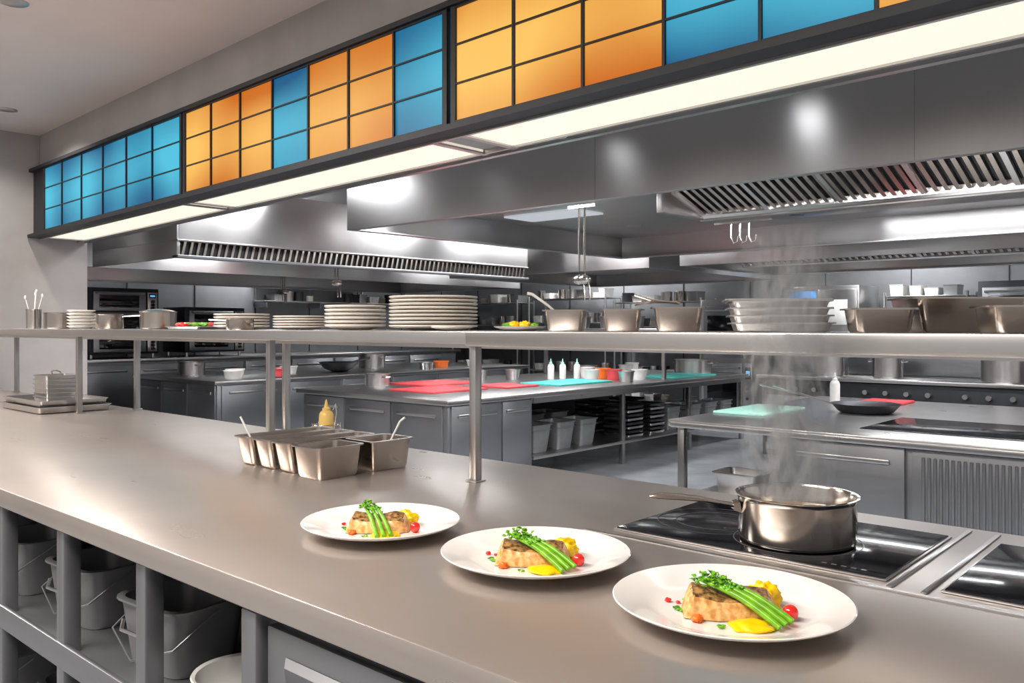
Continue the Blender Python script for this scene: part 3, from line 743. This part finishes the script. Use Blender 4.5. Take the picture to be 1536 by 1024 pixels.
for x in (-.05,.05): b.tube([(x,-.43,.9),(x,-.47,.92),(x,-.47,1.3),(x,-.43,1.32)], .012, M_POT, 8)
for x in (-.5,.5): b.cyl((x,-.35,0),(x,-.35,.09), .03, M_DARK, 8); b.cyl((x,.35,0),(x,.35,.09), .03, M_DARK, 8)
b.box((-.46,-.436,1.45),(-.04,-.43,1.98), M_BLUE, .002); b.box((-.40,-.438,1.78),(-.10,-.436,1.86), M_WPLAS)
b.box((.1,-.436,1.5),(.4,-.43,1.85), M_WPLAS, .002); b.finish((-4.75, 12.3, 0))
b = B("cooking_line"); b.box((-4.2, 8.9, .05), (1.5, 9.9, .90), M_DARK, .01); b.box((-4.25, 8.85, .90), (1.5, 9.95, .94), M_STEEL, .006)
for i in range(6):
    cabface(b, 'y', 8.9, -4.15+i*.93, -3.25+i*.93, .12, .72, -1)
    for k in range(4): b.cyl((-4.0+i*.93+k*.2, 8.9, .80), (-4.0+i*.93+k*.2, 8.85, .80), .025, M_STEEL, 12)
b.box((-4.2, 9.7, .94), (1.5, 9.9, 1.25), M_CAB, .01)
b.finish((-1.3, 9.4, 0), world=True)
stock(.18,.25,(-3.6,9.3,.941)); stock(.15,.2,(-3.0,9.35,.941)); stock(.2,.3,(-1.9,9.3,.941)); stock(.16,.2,(-.9,9.3,.941), M_DARK)
b = B("overshelf"); b.box((-7.2, 8.42, 1.42), (-5.2, 8.8, 1.45), M_STEEL, .004)
for x in (-7.1,-5.3): b.box((x-.02,8.6,IS+.0005),(x+.02,8.64,1.42), M_STEELV)
b.finish((-6.2,8.6,IS), world=True)
for x in (-6.9,-6.5,-6.1,-5.7): tub(M_STEEL, .11, .14, (x, 8.62, 1.4505))

# ------------------------------------------------------------------ downlights + lamps
def down(x, y, z=CZ, r=.05):
    b = B("ceiling_downlight"); b.lathe([(0,-.003),(r,-.003),(r,-.001),(0,-.001)], M_LAMP, seg=24)
    b.lathe([(r,-.008),(r*1.25,-.004),(r*1.25,0),(r,0)], M_STEEL, seg=24); b.finish((x, y, z))
down(-6.4, 2.0); down(-4.26, 1.357); down(-2.5, .9); down(-1, -.3)
down(-4.6, 6.95, 2.459, .06); down(-2.03, 2.557, 2.205, .017)
for x, y in ((-6, 3.2), (-9, 3.2), (-11, 12), (-4.5, 11.8), (-8, 8.1)): down(x, y, CZ, .08)

W = (1.0, .94, .88); K = (.96, .975, 1.0)
def spot(x, y, z, e, col=K, r=.04):
    l = bpy.data.lights.new("downlight_lamp", 'SPOT'); l.energy = e; l.color = col; l.shadow_soft_size = r; l.spot_size = R(150); l.spot_blend = .6
    o = bpy.data.objects.new("downlight_lamp", l); scene.collection.objects.link(o); o.location = (x, y, z)
for x in (-4.95, -3.5, -2.0, -.5): spot(x, 3.3, 2.9, 17, r=.09); down(x, 3.3, CZ, .07)
for x, y in ((-6.4, 2.0), (-4.26, 1.357), (-2.5, .9)): spot(x, y, 2.9, 36, W)
area("aisle_fill_light", (-1.5, -.5, 2.92), 2.4, .7, 125, W)  # unseen overhead fill, added to brighten counter and plates
area("aisle_fill_light", (-4.8, .4, 2.92), 1.8, .7, 100, W)  # second added fill, further left along the aisle
for x in (-4.4, -1.8, .6):
    area("hood_fill_light", (x, 4.6, 2.45), .9, .3, 60, K)  # added fill tucked out of view behind the hood front
area("hood_fill_light", (-1.5, 7.3, 2.45), 2.5, .3, 70, K)  # added fill at the rear of the hood, no fixture
for x, y, e in ((-6.1, 4.0, 42), (-6.0, 6.5, 60), (-6.1, 8.1, 75), (-8.8, 5.0, 90), (-8.9, 9.5, 90), (-11.8, 4.5, 50), (-12.5, 8, 70), (-4, 11.5, 95), (-9, 12.2, 90), (-1, 11.3, 95)):
    area("kitchen_fill_light", (x, y, 2.9), .5, .9, e, K)  # unseen fill lights added to lift the kitchen brightness

w = bpy.data.worlds.new("room_ambient"); scene.world = w; w.use_nodes = True
w.node_tree.nodes["Background"].inputs[0].default_value = (.92, .88, .86, 1)
w.node_tree.nodes["Background"].inputs[1].default_value = .60

cam = bpy.data.cameras.new("camera"); co = bpy.data.objects.new("camera", cam); scene.collection.objects.link(co)
co.location = (0, 0, EYE); co.rotation_euler = (R(90), 0, math.asin(.6663))
cam.sensor_width = 36; cam.lens = 36*1267/1536; cam.shift_y = -22/1536; cam.clip_start = .02
scene.camera = co
scene.view_settings.view_transform = 'Standard'
scene.view_settings.look = 'None'
